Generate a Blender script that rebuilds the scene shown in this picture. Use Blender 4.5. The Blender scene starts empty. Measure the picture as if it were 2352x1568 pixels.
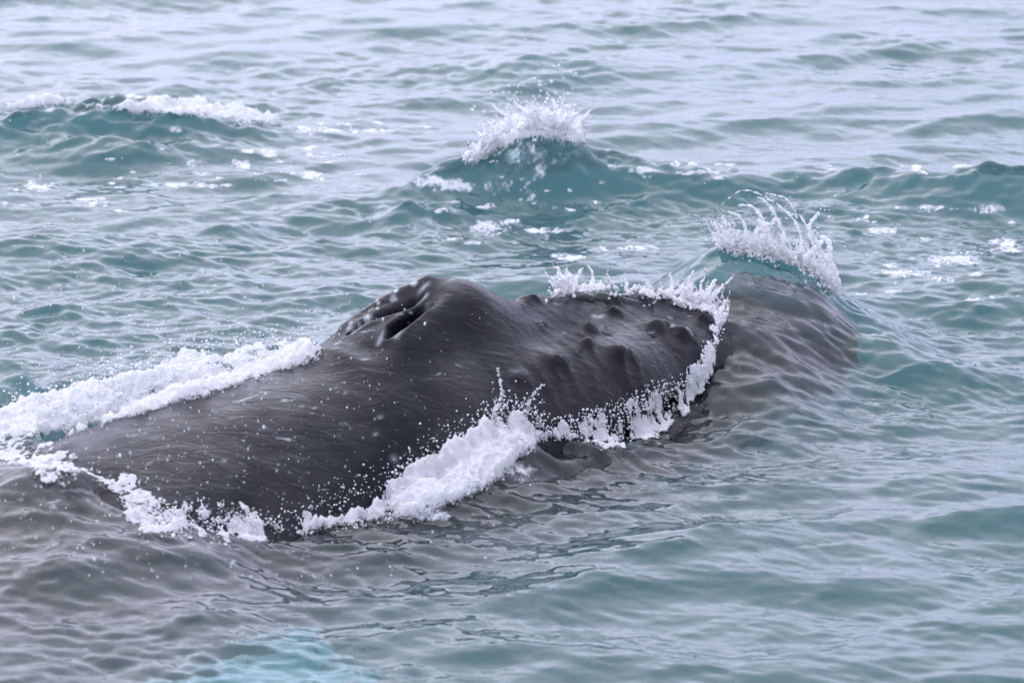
import bpy, math
import numpy as np
from mathutils import Vector, Matrix

# ------------------------------------------------------------------ camera, sky, sun, exposure
sc = bpy.context.scene
LENS, PITCH, DIST = 160.0, math.radians(16.5), 22.2
CAM = np.array([0.0, -DIST*math.cos(PITCH), DIST*math.sin(PITCH)])
cd = bpy.data.cameras.new('camera'); cam = bpy.data.objects.new('camera', cd); sc.collection.objects.link(cam)
cam.location = CAM; cam.rotation_euler = (math.pi/2-PITCH, 0, 0)
cd.lens = LENS; cd.sensor_width = 36.0; cd.clip_start = 0.5; cd.clip_end = 2000
cd.dof.use_dof = True; cd.dof.focus_distance = 21.6; cd.dof.aperture_fstop = 3.2
sc.camera = cam

w = bpy.data.worlds.new('World'); sc.world = w; w.use_nodes = True
nt = w.node_tree; nt.nodes.clear()
CLOUD = 13.0
SUN_EL, SUN_AZ = math.radians(42), math.radians(-25)      # azimuth from +Y (away from the camera) towards +X
sky = nt.nodes.new('ShaderNodeTexSky'); sky.sky_type = 'NISHITA'; sky.sun_disc = False
sky.sun_elevation = SUN_EL; sky.sun_rotation = SUN_AZ
sky.air_density = 1.0; sky.dust_density = 4.0; sky.ozone_density = 1.0
geo = nt.nodes.new('ShaderNodeTexCoord'); sep = nt.nodes.new('ShaderNodeSeparateXYZ'); nt.links.new(geo.outputs['Generated'], sep.inputs[0])
cloud = nt.nodes.new('ShaderNodeValToRGB'); nt.links.new(sep.outputs[2], cloud.inputs[0])
cloud.color_ramp.elements.new(.35)
for el, (p, c) in zip(cloud.color_ramp.elements, ((0.0, (.90, .93, 1.34, 1)), (.35, (1.38, 1.42, 1.90, 1)), (0.95, (1.50, 1.54, 1.88, 1)))): el.position = p; el.color = c
amp = nt.nodes.new('ShaderNodeMix'); amp.data_type = 'RGBA'; amp.blend_type = 'MULTIPLY'; amp.inputs['Factor'].default_value = 1.0; amp.clamp_result = False
dotn = nt.nodes.new('ShaderNodeVectorMath'); dotn.operation = 'DOT_PRODUCT'; nt.links.new(geo.outputs['Generated'], dotn.inputs[0])
dotn.inputs[1].default_value = (math.sin(SUN_AZ)*math.cos(SUN_EL), math.cos(SUN_AZ)*math.cos(SUN_EL), math.sin(SUN_EL))
mr = nt.nodes.new('ShaderNodeMapRange'); mr.interpolation_type = 'SMOOTHSTEP'; nt.links.new(dotn.outputs['Value'], mr.inputs[0])
for i_, v_ in ((1, -.75), (2, .95), (3, CLOUD*.26), (4, CLOUD*1.05)): mr.inputs[i_].default_value = v_
nt.links.new(mr.outputs[0], amp.inputs[7]); nt.links.new(cloud.outputs[0], amp.inputs[6])
mix = nt.nodes.new('ShaderNodeMix'); mix.data_type = 'RGBA'; mix.inputs['Factor'].default_value = 0.85
bg = nt.nodes.new('ShaderNodeBackground'); bg.inputs['Strength'].default_value = 0.10
wo = nt.nodes.new('ShaderNodeOutputWorld')
nt.links.new(sky.outputs[0], mix.inputs[6]); nt.links.new(amp.outputs[2], mix.inputs[7])
nt.links.new(mix.outputs[2], bg.inputs[0]); nt.links.new(bg.outputs[0], wo.inputs[0])

sd = bpy.data.lights.new('sun', 'SUN'); sd.energy = 0.5; sd.angle = math.radians(75); sd.color = (1.0, 0.97, 0.94)
sun = bpy.data.objects.new('sun', sd); sc.collection.objects.link(sun)
sdir = Vector((math.sin(SUN_AZ)*math.cos(SUN_EL), math.cos(SUN_AZ)*math.cos(SUN_EL), math.sin(SUN_EL)))
sun.rotation_euler = sdir.to_track_quat('Z', 'Y').to_euler()

vs = sc.view_settings
vs.view_transform = 'Standard'; vs.look = 'None'; vs.gamma = 1.0; vs.exposure = 0.45; vs.use_curve_mapping = False
cy = sc.cycles
cy.max_bounces = 14; cy.diffuse_bounces = 3; cy.glossy_bounces = 4; cy.transmission_bounces = 10
cy.volume_bounces = 6; cy.transparent_max_bounces = 16
cy.use_denoising = True

# ------------------------------------------------------------------ helpers
rng = np.random.default_rng(7)
SX, SY = 2352.0, 1568.0                      # pixel grid the photograph was measured in
cF = np.array([0, math.cos(PITCH), -math.sin(PITCH)]); cU = np.array([0, math.sin(PITCH), math.cos(PITCH)])
PXF = LENS/36.0*SX

def ground(px, py, z=0.0):
    """the point at height z behind a pixel"""
    d = cF + np.array([1.0, 0, 0])*((px-SX/2)/PXF) + cU*((SY/2-py)/PXF)
    t = (z-CAM[2])/d[2]
    return CAM + d*t

def project(P):
    Q = np.asarray(P)-CAM
    dep = Q@cF
    return np.stack([SX/2+PXF*Q[..., 0]/dep, SY/2-PXF*(Q@cU)/dep], -1)

def smooth(a, b, x):
    t = np.clip((x-a)/(b-a), 0, 1); return t*t*(3-2*t)

def spline(xk, yk, x):
    """natural cubic spline; yk may have trailing axes"""
    xk = np.asarray(xk, float); yk = np.asarray(yk, float); n = len(xk); h = np.diff(xk)
    shp = yk.shape[1:]; Y = yk.reshape(n, -1)
    A = np.zeros((n, n)); B = np.zeros_like(Y); A[0, 0] = A[-1, -1] = 1
    for i in range(1, n-1):
        A[i, i-1] = h[i-1]; A[i, i] = 2*(h[i-1]+h[i]); A[i, i+1] = h[i]
        B[i] = 6*((Y[i+1]-Y[i])/h[i]-(Y[i]-Y[i-1])/h[i-1])
    M = np.linalg.solve(A, B)
    x = np.asarray(x, float); j = np.clip(np.searchsorted(xk, x)-1, 0, n-2)
    a = ((xk[j+1]-x)/h[j])[:, None]; b = ((x-xk[j])/h[j])[:, None]; hh = (h[j]**2)[:, None]
    R = a*Y[j]+b*Y[j+1]+((a**3-a)*M[j]+(b**3-b)*M[j+1])*hh/6
    return R.reshape((len(x),)+shp)

def inside(poly, px, py):
    poly = np.asarray(poly, float); r = np.zeros(len(px), bool); n = len(poly)
    for i in range(n):
        (x1, y1), (x2, y2) = poly[i], poly[(i+1) % n]
        c = (y1 > py) != (y2 > py)
        with np.errstate(divide='ignore', invalid='ignore'): xi = (x2-x1)*(py-y1)/(y2-y1)+x1
        r ^= c & (px < xi)
    return r

def mesh_np(name, V, F, mat, smooth_shade=True, parent=None):
    me = bpy.data.meshes.new(name)
    V = np.ascontiguousarray(V, np.float32); F = np.ascontiguousarray(F, np.int32); k = F.shape[1]
    me.vertices.add(len(V)); me.vertices.foreach_set('co', V.ravel())
    me.loops.add(F.size); me.loops.foreach_set('vertex_index', F.ravel())
    me.polygons.add(len(F)); me.polygons.foreach_set('loop_start', np.arange(0, F.size, k, dtype=np.int32))
    me.polygons.foreach_set('use_smooth', np.full(len(F), smooth_shade))
    me.update(calc_edges=True)
    me.materials.append(mat)
    o = bpy.data.objects.new(name, me); sc.collection.objects.link(o); o.parent = parent
    return o

def fattr(o, name, arr):
    at = o.data.attributes.new(name, 'FLOAT', 'POINT'); at.data.foreach_set('value', np.ascontiguousarray(arr, np.float32).ravel())

def tag(o, label, cat, kind=None, group=None):
    o['label'] = label; o['category'] = cat
    if kind: o['kind'] = kind
    if group: o['group'] = group

def grid_faces(nu, nv, wrap=False):
    i = np.arange(nu-1)[:, None]; j = np.arange(nv if wrap else nv-1)[None, :]; j2 = (j+1) % nv
    return np.stack([i*nv+j, (i+1)*nv+j, (i+1)*nv+j2, i*nv+j2], -1).reshape(-1, 4)

def fft_noise(N, L, spec, seed):
    """periodic gaussian field of tile size L, amplitude spectrum spec(kx,ky); unit variance"""
    r = np.random.default_rng(seed)
    k = np.fft.fftfreq(N, L/N)*2*np.pi
    KX, KY = np.meshgrid(k, k, indexing='ij')
    F = np.fft.fft2(r.normal(size=(N, N)))*spec(KX, KY); F[0, 0] = 0
    H = np.fft.ifft2(F)
    s = H.real.std()
    kk = np.hypot(KX, KY); kk[0, 0] = 1
    DX = np.fft.ifft2(-1j*KX/kk*F).real; DY = np.fft.ifft2(-1j*KY/kk*F).real
    return H.real/s, DX/s, DY/s

def sample(T, L, x, y):
    """bicubic-ish (smooth bilinear) lookup of a periodic tile"""
    N = T.shape[0]; fx = np.mod(x/L, 1)*N; fy = np.mod(y/L, 1)*N
    i = np.floor(fx).astype(int); j = np.floor(fy).astype(int); a = fx-i; b = fy-j
    def wts(t): return ((-t+2*t*t-t**3)/2, (2-5*t*t+3*t**3)/2, (t+4*t*t-3*t**3)/2, (-t*t+t**3)/2)
    wa, wb = wts(a), wts(b); out = 0
    for m in range(4):
        for n in range(4):
            out = out+wa[m]*wb[n]*T[(i+m-1) % N, (j+n-1) % N]
    return out

class NT:
    def __init__(s, name):
        s.m = bpy.data.materials.new(name); s.m.use_nodes = True; s.t = s.m.node_tree; s.t.nodes.clear()
        s.out = s.n('ShaderNodeOutputMaterial')
    def n(s, typ, **kw):
        nd = s.t.nodes.new(typ)
        for k, v in kw.items():
            if k.startswith('i_'):
                key = k[2:]; nd.inputs[int(key) if key.isdigit() else key.replace('_', ' ')].default_value = v
            else: setattr(nd, k, v)
        return nd
    def l(s, a, b): s.t.links.new(a, b)
    def math(s, op, a, b=None):
        nd = s.n('ShaderNodeMath', operation=op)
        for i, x in enumerate((a, b)):
            if x is None: continue
            if hasattr(x, 'is_linked'): s.l(x, nd.inputs[i])
            else: nd.inputs[i].default_value = x
        return nd.outputs[0]
    def ramp(s, x, pts):
        nd = s.n('ShaderNodeValToRGB'); e = nd.color_ramp.elements
        while len(e) < len(pts): e.new(0.5)
        for el, (p, c) in zip(e, pts):
            el.position = p; el.color = (c, c, c, 1) if not hasattr(c, '__len__') else tuple(c)+(1,)
        s.l(x, nd.inputs[0]); return nd.outputs[0]
    def noise(s, vec, scale, detail=3, rough=0.5, dist=0.0):
        nd = s.n('ShaderNodeTexNoise', i_Scale=scale, i_Detail=detail, i_Roughness=rough, i_Distortion=dist)
        if vec is not None: s.l(vec, nd.inputs['Vector'])
        return nd.outputs['Fac']
    def mapping(s, vec, scale=(1, 1, 1), rot=(0, 0, 0)):
        nd = s.n('ShaderNodeMapping'); nd.inputs['Scale'].default_value = scale; nd.inputs['Rotation'].default_value = rot
        s.l(vec, nd.inputs['Vector']); return nd.outputs[0]

# ------------------------------------------------------------------ materials
def water_material():
    k = NT('sea_water')
    tc = k.n('ShaderNodeTexCoord').outputs['Object']
    n1 = k.noise(k.mapping(tc, (1, .8, 1), (0, 0, .3)), 22, 2, .55, .3)
    n2 = k.noise(k.mapping(tc, (1, .9, 1), (0, 0, -.4)), 70, 2, .5, .2)
    h = k.math('ADD', k.math('MULTIPLY', n1, .006), k.math('MULTIPLY', n2, .0008))
    bp = k.n('ShaderNodeBump', i_Strength=.55, i_Distance=1.0); k.l(h, bp.inputs['Height'])
    gl = k.n('ShaderNodeBsdfGlass', i_IOR=1.333, i_Roughness=.035); k.l(bp.outputs[0], gl.inputs['Normal'])
    # floating foam
    at = k.n('ShaderNodeAttribute', attribute_name='foam').outputs['Fac']
    f1 = k.noise(k.mapping(tc, (1, .6, 1)), 9, 6, .65, .6)
    f2 = k.noise(k.mapping(tc, (1, .6, 1)), 46, 4, .6, .4)
    v_ = k.math('ADD', k.math('MULTIPLY', k.math('SUBTRACT', f1, .5), 2.6), k.math('MULTIPLY', k.math('SUBTRACT', f2, .5), 1.3))
    fm = k.math('MULTIPLY', k.ramp(k.math('ADD', at, k.math('MULTIPLY', v_, at)), [(.55, 0), (.85, 1)]), .9)
    df = k.n('ShaderNodeBsdfDiffuse', i_Color=(.50, .51, .53, 1))
    mx = k.n('ShaderNodeMixShader'); k.l(fm, mx.inputs[0]); k.l(gl.outputs[0], mx.inputs[1]); k.l(df.outputs[0], mx.inputs[2])
    k.l(mx.outputs[0], k.out.inputs['Surface'])
    vsn = k.n('ShaderNodeVolumeScatter', i_Color=(.80, 1.0, .97, 1), i_Density=0.31, i_Anisotropy=0.0)
    va = k.n('ShaderNodeVolumeAbsorption', i_Color=(0.10, .73, .75, 1), i_Density=1.6)
    ad = k.n('ShaderNodeAddShader'); k.l(vsn.outputs[0], ad.inputs[0]); k.l(va.outputs[0], ad.inputs[1])
    k.l(ad.outputs[0], k.out.inputs['Volume'])
    return k.m

def deep_standin_material():
    k = NT('deep_standin'); b = k.n('ShaderNodeBsdfDiffuse', i_Color=(.03, .09, .09, 1)); k.l(b.outputs[0], k.out.inputs[0]); return k.m  # teal stands in for light scattered back up by deep water

def skin_material():
    k = NT('whale_skin')
    tc = k.n('ShaderNodeTexCoord').outputs['Object']
    b = k.n('ShaderNodeBsdfPrincipled')
    n0 = k.noise(tc, 1.6, 4, .6, .4)
    n1 = k.noise(k.mapping(tc, (.35, 1, 1)), 14, 5, .6, .5)
    col = k.n('ShaderNodeMix', data_type='RGBA'); col.inputs[6].default_value = (.003, .004, .008, 1); col.inputs[7].default_value = (.011, .0105, .0135, 1)
    k.l(k.ramp(n0, [(.35, 0), (.65, 1)]), col.inputs['Factor'])
    c2 = k.n('ShaderNodeMix', data_type='RGBA', blend_type='MULTIPLY'); c2.inputs['Factor'].default_value = 1
    k.l(col.outputs[2], c2.inputs[6]); k.l(k.ramp(n1, [(.3, .55), (.7, 1.25)]), c2.inputs[7])
    # pale scars and barnacle marks
    sp = k.noise(k.mapping(tc, (.7, 1, 1)), 6.5, 5, .62, 1.2)
    pale = k.n('ShaderNodeAttribute', attribute_name='pale').outputs['Fac']
    pf = k.math('MAXIMUM', k.ramp(sp, [(.645, 0), (.72, .42)]), pale)
    c3 = k.n('ShaderNodeMix', data_type='RGBA'); k.l(pf, c3.inputs['Factor']); k.l(c2.outputs[2], c3.inputs[6]); c3.inputs[7].default_value = (.62, .65, .68, 1)
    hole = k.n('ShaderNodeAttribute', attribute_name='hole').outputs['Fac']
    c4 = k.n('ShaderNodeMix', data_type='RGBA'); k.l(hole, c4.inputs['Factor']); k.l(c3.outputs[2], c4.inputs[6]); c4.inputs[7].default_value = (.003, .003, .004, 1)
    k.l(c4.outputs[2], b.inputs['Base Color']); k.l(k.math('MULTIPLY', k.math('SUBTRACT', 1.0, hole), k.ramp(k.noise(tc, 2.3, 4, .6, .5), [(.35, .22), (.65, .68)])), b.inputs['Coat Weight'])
    b.inputs['Roughness'].default_value = .5; b.inputs['IOR'].default_value = 1.45; b.inputs['Specular IOR Level'].default_value = .05
    b.inputs['Coat Roughness'].default_value = .07; b.inputs['Coat IOR'].default_value = 1.34
    # film of water running down the skin: fine streaks
    s1 = k.noise(k.mapping(tc, (7, 3.0, 1.0), (0, .35, .3)), 8, 2, .6, 1.2)
    s2 = k.noise(k.mapping(tc, (2.2, 5, 5), (0, 0, -.2)), 11, 4, .6, .8)
    s3 = k.noise(tc, 90, 3, .6, .3)
    rear = k.ramp(k.n('ShaderNodeSeparateXYZ').outputs[0], [(0, 0), (1, 1)])
    sep = k.n('ShaderNodeSeparateXYZ'); k.l(tc, sep.inputs[0])
    fr = k.ramp(k.math('ADD', sep.outputs[0], .5), [(.3, 0), (.9, 1)])
    hm = k.n('ShaderNodeMix', data_type='FLOAT'); k.l(fr, hm.inputs['Factor']); k.l(s2, hm.inputs[2]); k.l(s1, hm.inputs[3])
    tip = k.ramp(k.math('SUBTRACT', sep.outputs[0], .8), [(.3, 1), (.75, .12)])
    h = k.math('ADD', k.math('MULTIPLY', k.math('MULTIPLY', k.math('MULTIPLY', hm.outputs[0], .0034), tip), k.ramp(k.noise(tc, 3.5, 2, .5), [(.3, .35), (.7, 1.3)])), k.math('MULTIPLY', s3, .0005))
    bp = k.n('ShaderNodeBump', i_Strength=.8, i_Distance=1.0); k.l(h, bp.inputs['Height'])
    k.l(bp.outputs[0], b.inputs['Normal'])
    c_ = k.math('ADD', k.math('MULTIPLY', k.noise(k.mapping(tc, (1, 2.2, 2.2), (0, 0, .5)), 7, 3, .55, .6), .016), k.math('MULTIPLY', h, .5))
    bc = k.n('ShaderNodeBump', i_Strength=.8, i_Distance=1.0); k.l(c_, bc.inputs['Height']); k.l(bc.outputs[0], b.inputs['Coat Normal'])
    k.l(b.outputs[0], k.out.inputs[0])
    return k.m

M_WATER, M_STANDIN, M_SKIN = water_material(), deep_standin_material(), skin_material()

# ------------------------------------------------------------------ the whale (local frame: u forward, v to its left, w up)
HEAD = math.radians(40.0)
ORG = np.array([-0.30, -1.42, 0.0])
fw = np.array([math.cos(HEAD), math.sin(HEAD), 0]); rt = np.array([math.sin(HEAD), -math.cos(HEAD), 0])
def to_uv(x, y): return (x-ORG[0])*fw[0]+(y-ORG[1])*fw[1], (x-ORG[0])*rt[0]+(y-ORG[1])*rt[1]   # v > 0: the side towards the camera
def from_uv(u, v): return ORG[0]+u*fw[0]+v*rt[0], ORG[1]+u*fw[1]+v*rt[1]

ST = np.array([
 # u,   zt,    b,    zc,    zb,    bl,   zl,   bj
 [-12., -1.6, .25, -1.9, -2.2, .2, -1.8, .2],
 [-8., -.90, .75, -1.5, -2.15, .6, -1.4, .7],
 [-5., -.30, 1.50, -.95, -2.2, .9, -.9, 1.0],
 [-3., .00, 1.38, -.66, -2.0, .9, -.5, 1.0],
 [-2., .26, 1.14, -.66, -1.85, .85, -.3, .95],
 [-1., .42, .94, -.66, -1.65, .75, -.15, .9],
 [-.5, .48, .90, -.60, -1.5, .70, -.10, .85],
 [0., .535, .88, -.52, -1.35, .68, -.06, .82],
 [.4, .53, .85, -.42, -1.2, .65, .03, .79],
 [.8, .475, .80, -.32, -1.0, .58, .10, .73],
 [1.2, .40, .72, -.24, -.8, .485, .15, .64],
 [1.6, .315, .62, -.16, -.62, .40, .15, .55],
 [1.9, .25, .53, -.12, -.48, .31, .13, .45],
 [2.15, .20, .44, -.10, -.38, .205, .10, .32],
 [2.28, .14, .33, -.08, -.28, .11, .075, .2],
 [2.39, .00, .05, -.05, -.12, .015, .03, .03]])

TUB = []
def whale_points():
    us = np.concatenate([np.linspace(-12, -4, 40, endpoint=False), np.linspace(-4, -.9, 230, endpoint=False), np.linspace(-.9, 2.2, 400, endpoint=False), 2.39-.19*(1-np.linspace(0, 1, 50))**2])
    P = spline(ST[:, 0], ST[:, 1:], us)
    zt, b, zc, zb, bl, zl, bj = P.T
    b = np.maximum(b, .02); bl = np.maximum(bl, .01); bj = np.maximum(bj, .02)
    ang = np.radians([90, 70, 48, 25, 14, 6, -10, -35, -60, -90])
    E = np.zeros((len(us), 10, 2)); J = np.zeros_like(E)
    for k, a in enumerate(ang):
        E[:, k, 0] = b*math.cos(a); E[:, k, 1] = zc+np.where(math.sin(a) > 0, zt-zc, zc-zb)*math.sin(a)
    d = zt-zl; g = smooth(1.9, 1.45, us)
    J[:, 0] = np.stack([0*bl, zt], -1); J[:, 1] = np.stack([.45*bl, zt-.16*d], -1)
    J[:, 2] = np.stack([.82*bl, zt-.38*d], -1); J[:, 3] = np.stack([bl, zl+.28*d], -1)
    J[:, 4] = np.stack([1.03*bl, zl], -1); J[:, 5] = np.stack([bl-.05*g, zl-.035*g], -1)
    J[:, 6] = np.stack([bj, zl-.10*g], -1); J[:, 7] = np.stack([bj+.03*g, zl-.38*(zl-zb)], -1)
    J[:, 8] = np.stack([.7*bj, zb+.12*(zl-zb)], -1); J[:, 9] = np.stack([0*bl, zb], -1)
    m = (smooth(-.35, .45, us)*smooth(1.95, 1.5, us))[:, None, None]
    C = E*(1-m)+J*m
    # spline over the section, mirrored so that it stays smooth at the crown
    kk = np.arange(-9, 10); full = np.concatenate([C[:, :0:-1]*np.array([-1, 1]), C], 1)       # 19 points, bottom-left ... top ... bottom-right
    s = np.concatenate([np.linspace(-9, -6, 24, endpoint=False), np.linspace(-6, 6, 400, endpoint=False), np.linspace(6, 9, 25)])
    S = spline(kk, np.swapaxes(full, 0, 1), s)                  # (ns, nu, 2)
    S = np.swapaxes(S, 0, 1)
    P3 = np.zeros(S.shape[:2]+(3,)); P3[..., 0] = us[:, None]; P3[..., 1] = S[..., 0]; P3[..., 2] = S[..., 1]
    return us, s, P3

def normals(P3):
    du = np.gradient(P3, axis=0); ds = np.gradient(P3, axis=1)
    n = np.cross(du, ds); n /= np.linalg.norm(n, axis=-1, keepdims=True)+1e-9
    return n

def segdist(u, v, a, b):
    a = np.array(a); b = np.array(b); d = b-a
    t = np.clip(((u-a[0])*d[0]+(v-a[1])*d[1])/(d@d), 0, 1)
    return np.hypot(u-a[0]-t*d[0], v-a[1]-t*d[1]), t

def whale_world(P3):
    X, Y = from_uv(P3[..., 0], P3[..., 1]); return np.stack([X, Y, P3[..., 2]], -1)

def build_whale():
    us, s, P3 = whale_points()
    u, v, wz = P3[..., 0], P3[..., 1], P3[..., 2]
    top = smooth(-.1, .15, wz)
    n = normals(P3)
    if np.mean(n[len(us)//2, len(s)//2, 2]) < 0: n = -n
    # blowhole mound with its splash guard
    mu = smooth(-.78, -.36, u)*smooth(.46, .04, u); mv = np.exp(-(v/.25)**4)*.65+np.exp(-(v/.30)**2)*.35
    dz = .16*mu*mv
    # bowl behind the guard, two slits converging forward
    bowl = smooth(-.66, -.5, u)*smooth(-.02, -.2, u)*np.exp(-((v+.02)/(.12+.12*smooth(-.1, -.5, u)))**4)
    dz -= .085*bowl
    dz += .006*np.exp(-(segdist(u, v, (-.02, .09), (-.40, .17))[0]/.05)**2)+.040*np.exp(-(segdist(u, v, (-.02, -.12), (-.42, -.23))[0]/.055)**2)
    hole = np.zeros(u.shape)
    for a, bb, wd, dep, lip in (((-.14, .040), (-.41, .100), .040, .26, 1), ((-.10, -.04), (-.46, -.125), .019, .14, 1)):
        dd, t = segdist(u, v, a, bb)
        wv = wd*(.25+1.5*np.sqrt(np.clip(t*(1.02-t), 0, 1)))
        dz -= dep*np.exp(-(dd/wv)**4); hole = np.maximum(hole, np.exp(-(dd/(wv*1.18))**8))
        dz += .014*np.exp(-((dd-wv-.024)/.022)**2)*np.exp(-((t-.5)/.5)**4)
    # median ridge of the rostrum, side hollows, brow folds
    dz += .018*np.exp(-(v/.05)**2)*smooth(.3, .6, u)*smooth(2.2, 1.6, u)
    dz -= .03*np.exp(-((np.abs(v)-.24)/.12)**2)*np.exp(-((u-.62)/.3)**2)
    P3[..., 2] += dz*top
    # tubercles: nearest visible skin to where the photograph shows each
    W = whale_world(P3); n = normals(P3); n = n if n[len(us)//2, len(s)//2, 2] > 0 else -n
    pr = project(W)
    nw = n[..., 0:1]*fw+n[..., 1:2]*rt+n[..., 2:3]*np.array([0, 0, 1]); face = ((CAM-W)*nw).sum(-1) > 0
    TB = [(1225, 692, .030, .042), (1315, 690, .036, .042), (1410, 694, .030, .036), (1488, 692, .022, .04), (1405, 722, .032, .036),
          (1245, 748, .020, .025), (1352, 762, .042, .040), (1350, 795, .040, .040), (1508, 757, .044, .046), (1565, 776, .046, .044), (1612, 738, .036, .038),
          (1422, 816, .048, .050), (1278, 836, .044, .055), (1190, 870, .02, .05)]
    add = np.zeros(P3.shape); K1, _, _ = fft_noise(128, 1.0, lambda a, b: np.exp(-((np.hypot(a, b)-60)/40)**2), 8); kn = (1+.16*sample(K1, 1.0, P3[..., 0], P3[..., 1]+P3[..., 2])).clip(.72, 1.35)
    for px, py, hgt, r in TB:
        d2 = (pr[..., 0]-px)**2+(pr[..., 1]-py)**2+np.where(face & (wz > -.1), 0, 1e9)
        c = P3[np.unravel_index(np.argmin(d2), d2.shape)]
        dq = P3-c; q = np.sqrt((dq[..., 0]/1.2)**2+dq[..., 1]**2+dq[..., 2]**2)*kn
        add += (hgt*(np.exp(-(q/(r*.8))**2.2)*.80+np.exp(-(q/(r*1.9))**2)*.30))[..., None]*(n*.6+np.array([0, 0, .5]))
    P3 += add
    # soft folds and unevenness of the skin
    T, _, _ = fft_noise(256, 3.0, lambda a, b: np.exp(-((np.hypot(a*1.2, b)-14)/9)**2), 3)
    P3 += n*(sample(T, 3.0, P3[..., 0], P3[..., 1]+.7*P3[..., 2])*.0045*smooth(-1.2, .3, u))[..., None]
    # the broad head turns v towards the camera: mesh frame has v mirrored, so build it in world axes about the origin point
    W = whale_world(P3)-ORG
    nu, ns = W.shape[:2]
    F = grid_faces(nu, ns)[:, ::-1]
    # long white flipper hanging out from the shoulder under water
    t = np.linspace(0, 1, 40); ph = np.linspace(0, 2*np.pi, 24, endpoint=False)
    cu = -2.70-.55*t**1.3; cv = .95+2.2*t; cz = -.76+.14*np.sin(t*2.4); wid = 1.05*(1-.75*t**2.2)*(1+.05*np.sin(t*26)); thk = .09*(1-.6*t)
    wid[-1] = .01; thk[-1] = .005
    U = cu[:, None]+wid[:, None]*np.cos(ph)+.12*t[:, None]; Vv = cv[:, None]+0*ph; Wz = cz[:, None]+thk[:, None]*np.sin(ph)
    FX, FY = from_uv(U, Vv); FINV = np.stack([FX, FY, Wz], -1).reshape(-1, 3)-ORG; FINF = grid_faces(40, 24, True)+nu*ns
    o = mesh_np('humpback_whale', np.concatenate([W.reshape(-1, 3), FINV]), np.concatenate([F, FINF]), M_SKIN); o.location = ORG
    pale = np.zeros(u.shape)
    for a_, b_ in (((-.13, .03), (-.40, .06)), ((-.10, -.02), (-.46, -.10)), ((-.40, .06), (-.47, .10)), ((-.15, .075), (-.41, .15))):
        pale = np.maximum(pale, .30*np.exp(-(segdist(u, v, a_, b_)[0]/.012)**2))
    for _ in range(46):
        a_, b_, r_ = rng.uniform(-.55, .02), -.12-abs(rng.normal(0, .07)), rng.uniform(.004, .016)
        pale = np.maximum(pale, rng.uniform(.2, .8)*np.exp(-(((u-a_)**2+(v-b_)**2)/r_**2)**2))
    for _ in range(34):
        a_, b_, r_ = rng.uniform(-2.2, 1.5), rng.uniform(-.1, .75), rng.uniform(.004, .013)
        pale = np.maximum(pale, rng.uniform(.05, .4)*np.exp(-(((u-a_)**2/(1+8*rng.random())+(v-b_)**2)/r_**2)))
    nf = len(FINV)
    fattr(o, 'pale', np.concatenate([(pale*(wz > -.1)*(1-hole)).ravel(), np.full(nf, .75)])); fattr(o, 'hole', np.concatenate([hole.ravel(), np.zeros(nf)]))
    tag(o, 'dark grey humpback whale surfacing, knobbly snout and two open blowholes, foam along its flanks', 'whale')
    return o, P3
whale, WP = build_whale()

# ------------------------------------------------------------------ look-ups on the skin
RX0, RY0, RS, RNX, RNY = -4.2, -6.2, .012, 700, 700
WTOP = np.full((RNX, RNY), -9.0)
_w = whale_world(WP).reshape(-1, 3)
_i = ((_w[:, 0]-RX0)/RS).astype(int); _j = ((_w[:, 1]-RY0)/RS).astype(int); _k = (_i >= 0) & (_i < RNX) & (_j >= 0) & (_j < RNY)
np.maximum.at(WTOP, (_i[_k], _j[_k]), _w[_k, 2])
for _ in range(4):
    g = WTOP.copy()
    for a, b in ((1, 0), (-1, 0), (0, 1), (0, -1)):
        g = np.maximum(g, np.where(WTOP < -8, np.roll(WTOP, (a, b), (0, 1)), -9))
    WTOP = g
for _ in range(3):
    WTOP = np.maximum(WTOP, np.minimum(np.minimum(np.roll(WTOP, 1, 0), np.roll(WTOP, -1, 0)), np.minimum(np.roll(WTOP, 1, 1), np.roll(WTOP, -1, 1))))
def lookup_whale(x, y):
    i = ((x-RX0)/RS).astype(int); j = ((y-RY0)/RS).astype(int); ok = (i >= 0) & (i < RNX) & (j >= 0) & (j < RNY)
    return np.where(ok, WTOP[np.clip(i, 0, RNX-1), np.clip(j, 0, RNY-1)], -9)
SURF = [lookup_whale]
def hit(px, py, surf=None):
    """first point of whale or sea behind each pixel"""
    px = np.asarray(px, float); py = np.asarray(py, float)
    d = cF[None]+np.array([[1.0, 0, 0]])*((px-SX/2)/PXF)[:, None]+cU[None]*((SY/2-py)/PXF)[:, None]
    t0 = (1.0-CAM[2])/d[:, 2]; t1 = (-.35-CAM[2])/d[:, 2]
    res = CAM+d*t1[:, None]; done = np.zeros(len(px), bool)
    for f in np.linspace(0, 1, 420):
        p = CAM+d*(t0+(t1-t0)*f)[:, None]
        c = (~done) & (p[:, 2] <= (surf or SURF[0])(p[:, 0], p[:, 1])); res[c] = p[c]; done |= c
    return res


# ------------------------------------------------------------------ the sea
def axis(core0, core1, h0, far0, far1, grow=1.16, prof=None):
    a = [core0]
    while a[-1] < core1: a.append(a[-1]+(prof(a[-1]) if prof else h0))
    hi = [a[-1]]; st = a[-1]-a[-2]
    while hi[-1] < far1: st *= grow; hi.append(hi[-1]+st)
    lo = [a[0]]; st = a[1]-a[0]
    while lo[-1] > far0: st *= grow; lo.append(lo[-1]-st)
    return np.array(lo[:0:-1]+a+hi[1:])

GX = axis(-3.6, 3.6, .011, -400, 400)
GY = axis(-5.6, 9.0, .016, -400, 400, prof=lambda y: .015 if y < 1.5 else .015+.0035*(y-1.5))
XX, YY = np.meshgrid(GX, GY, indexing='ij')

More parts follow.
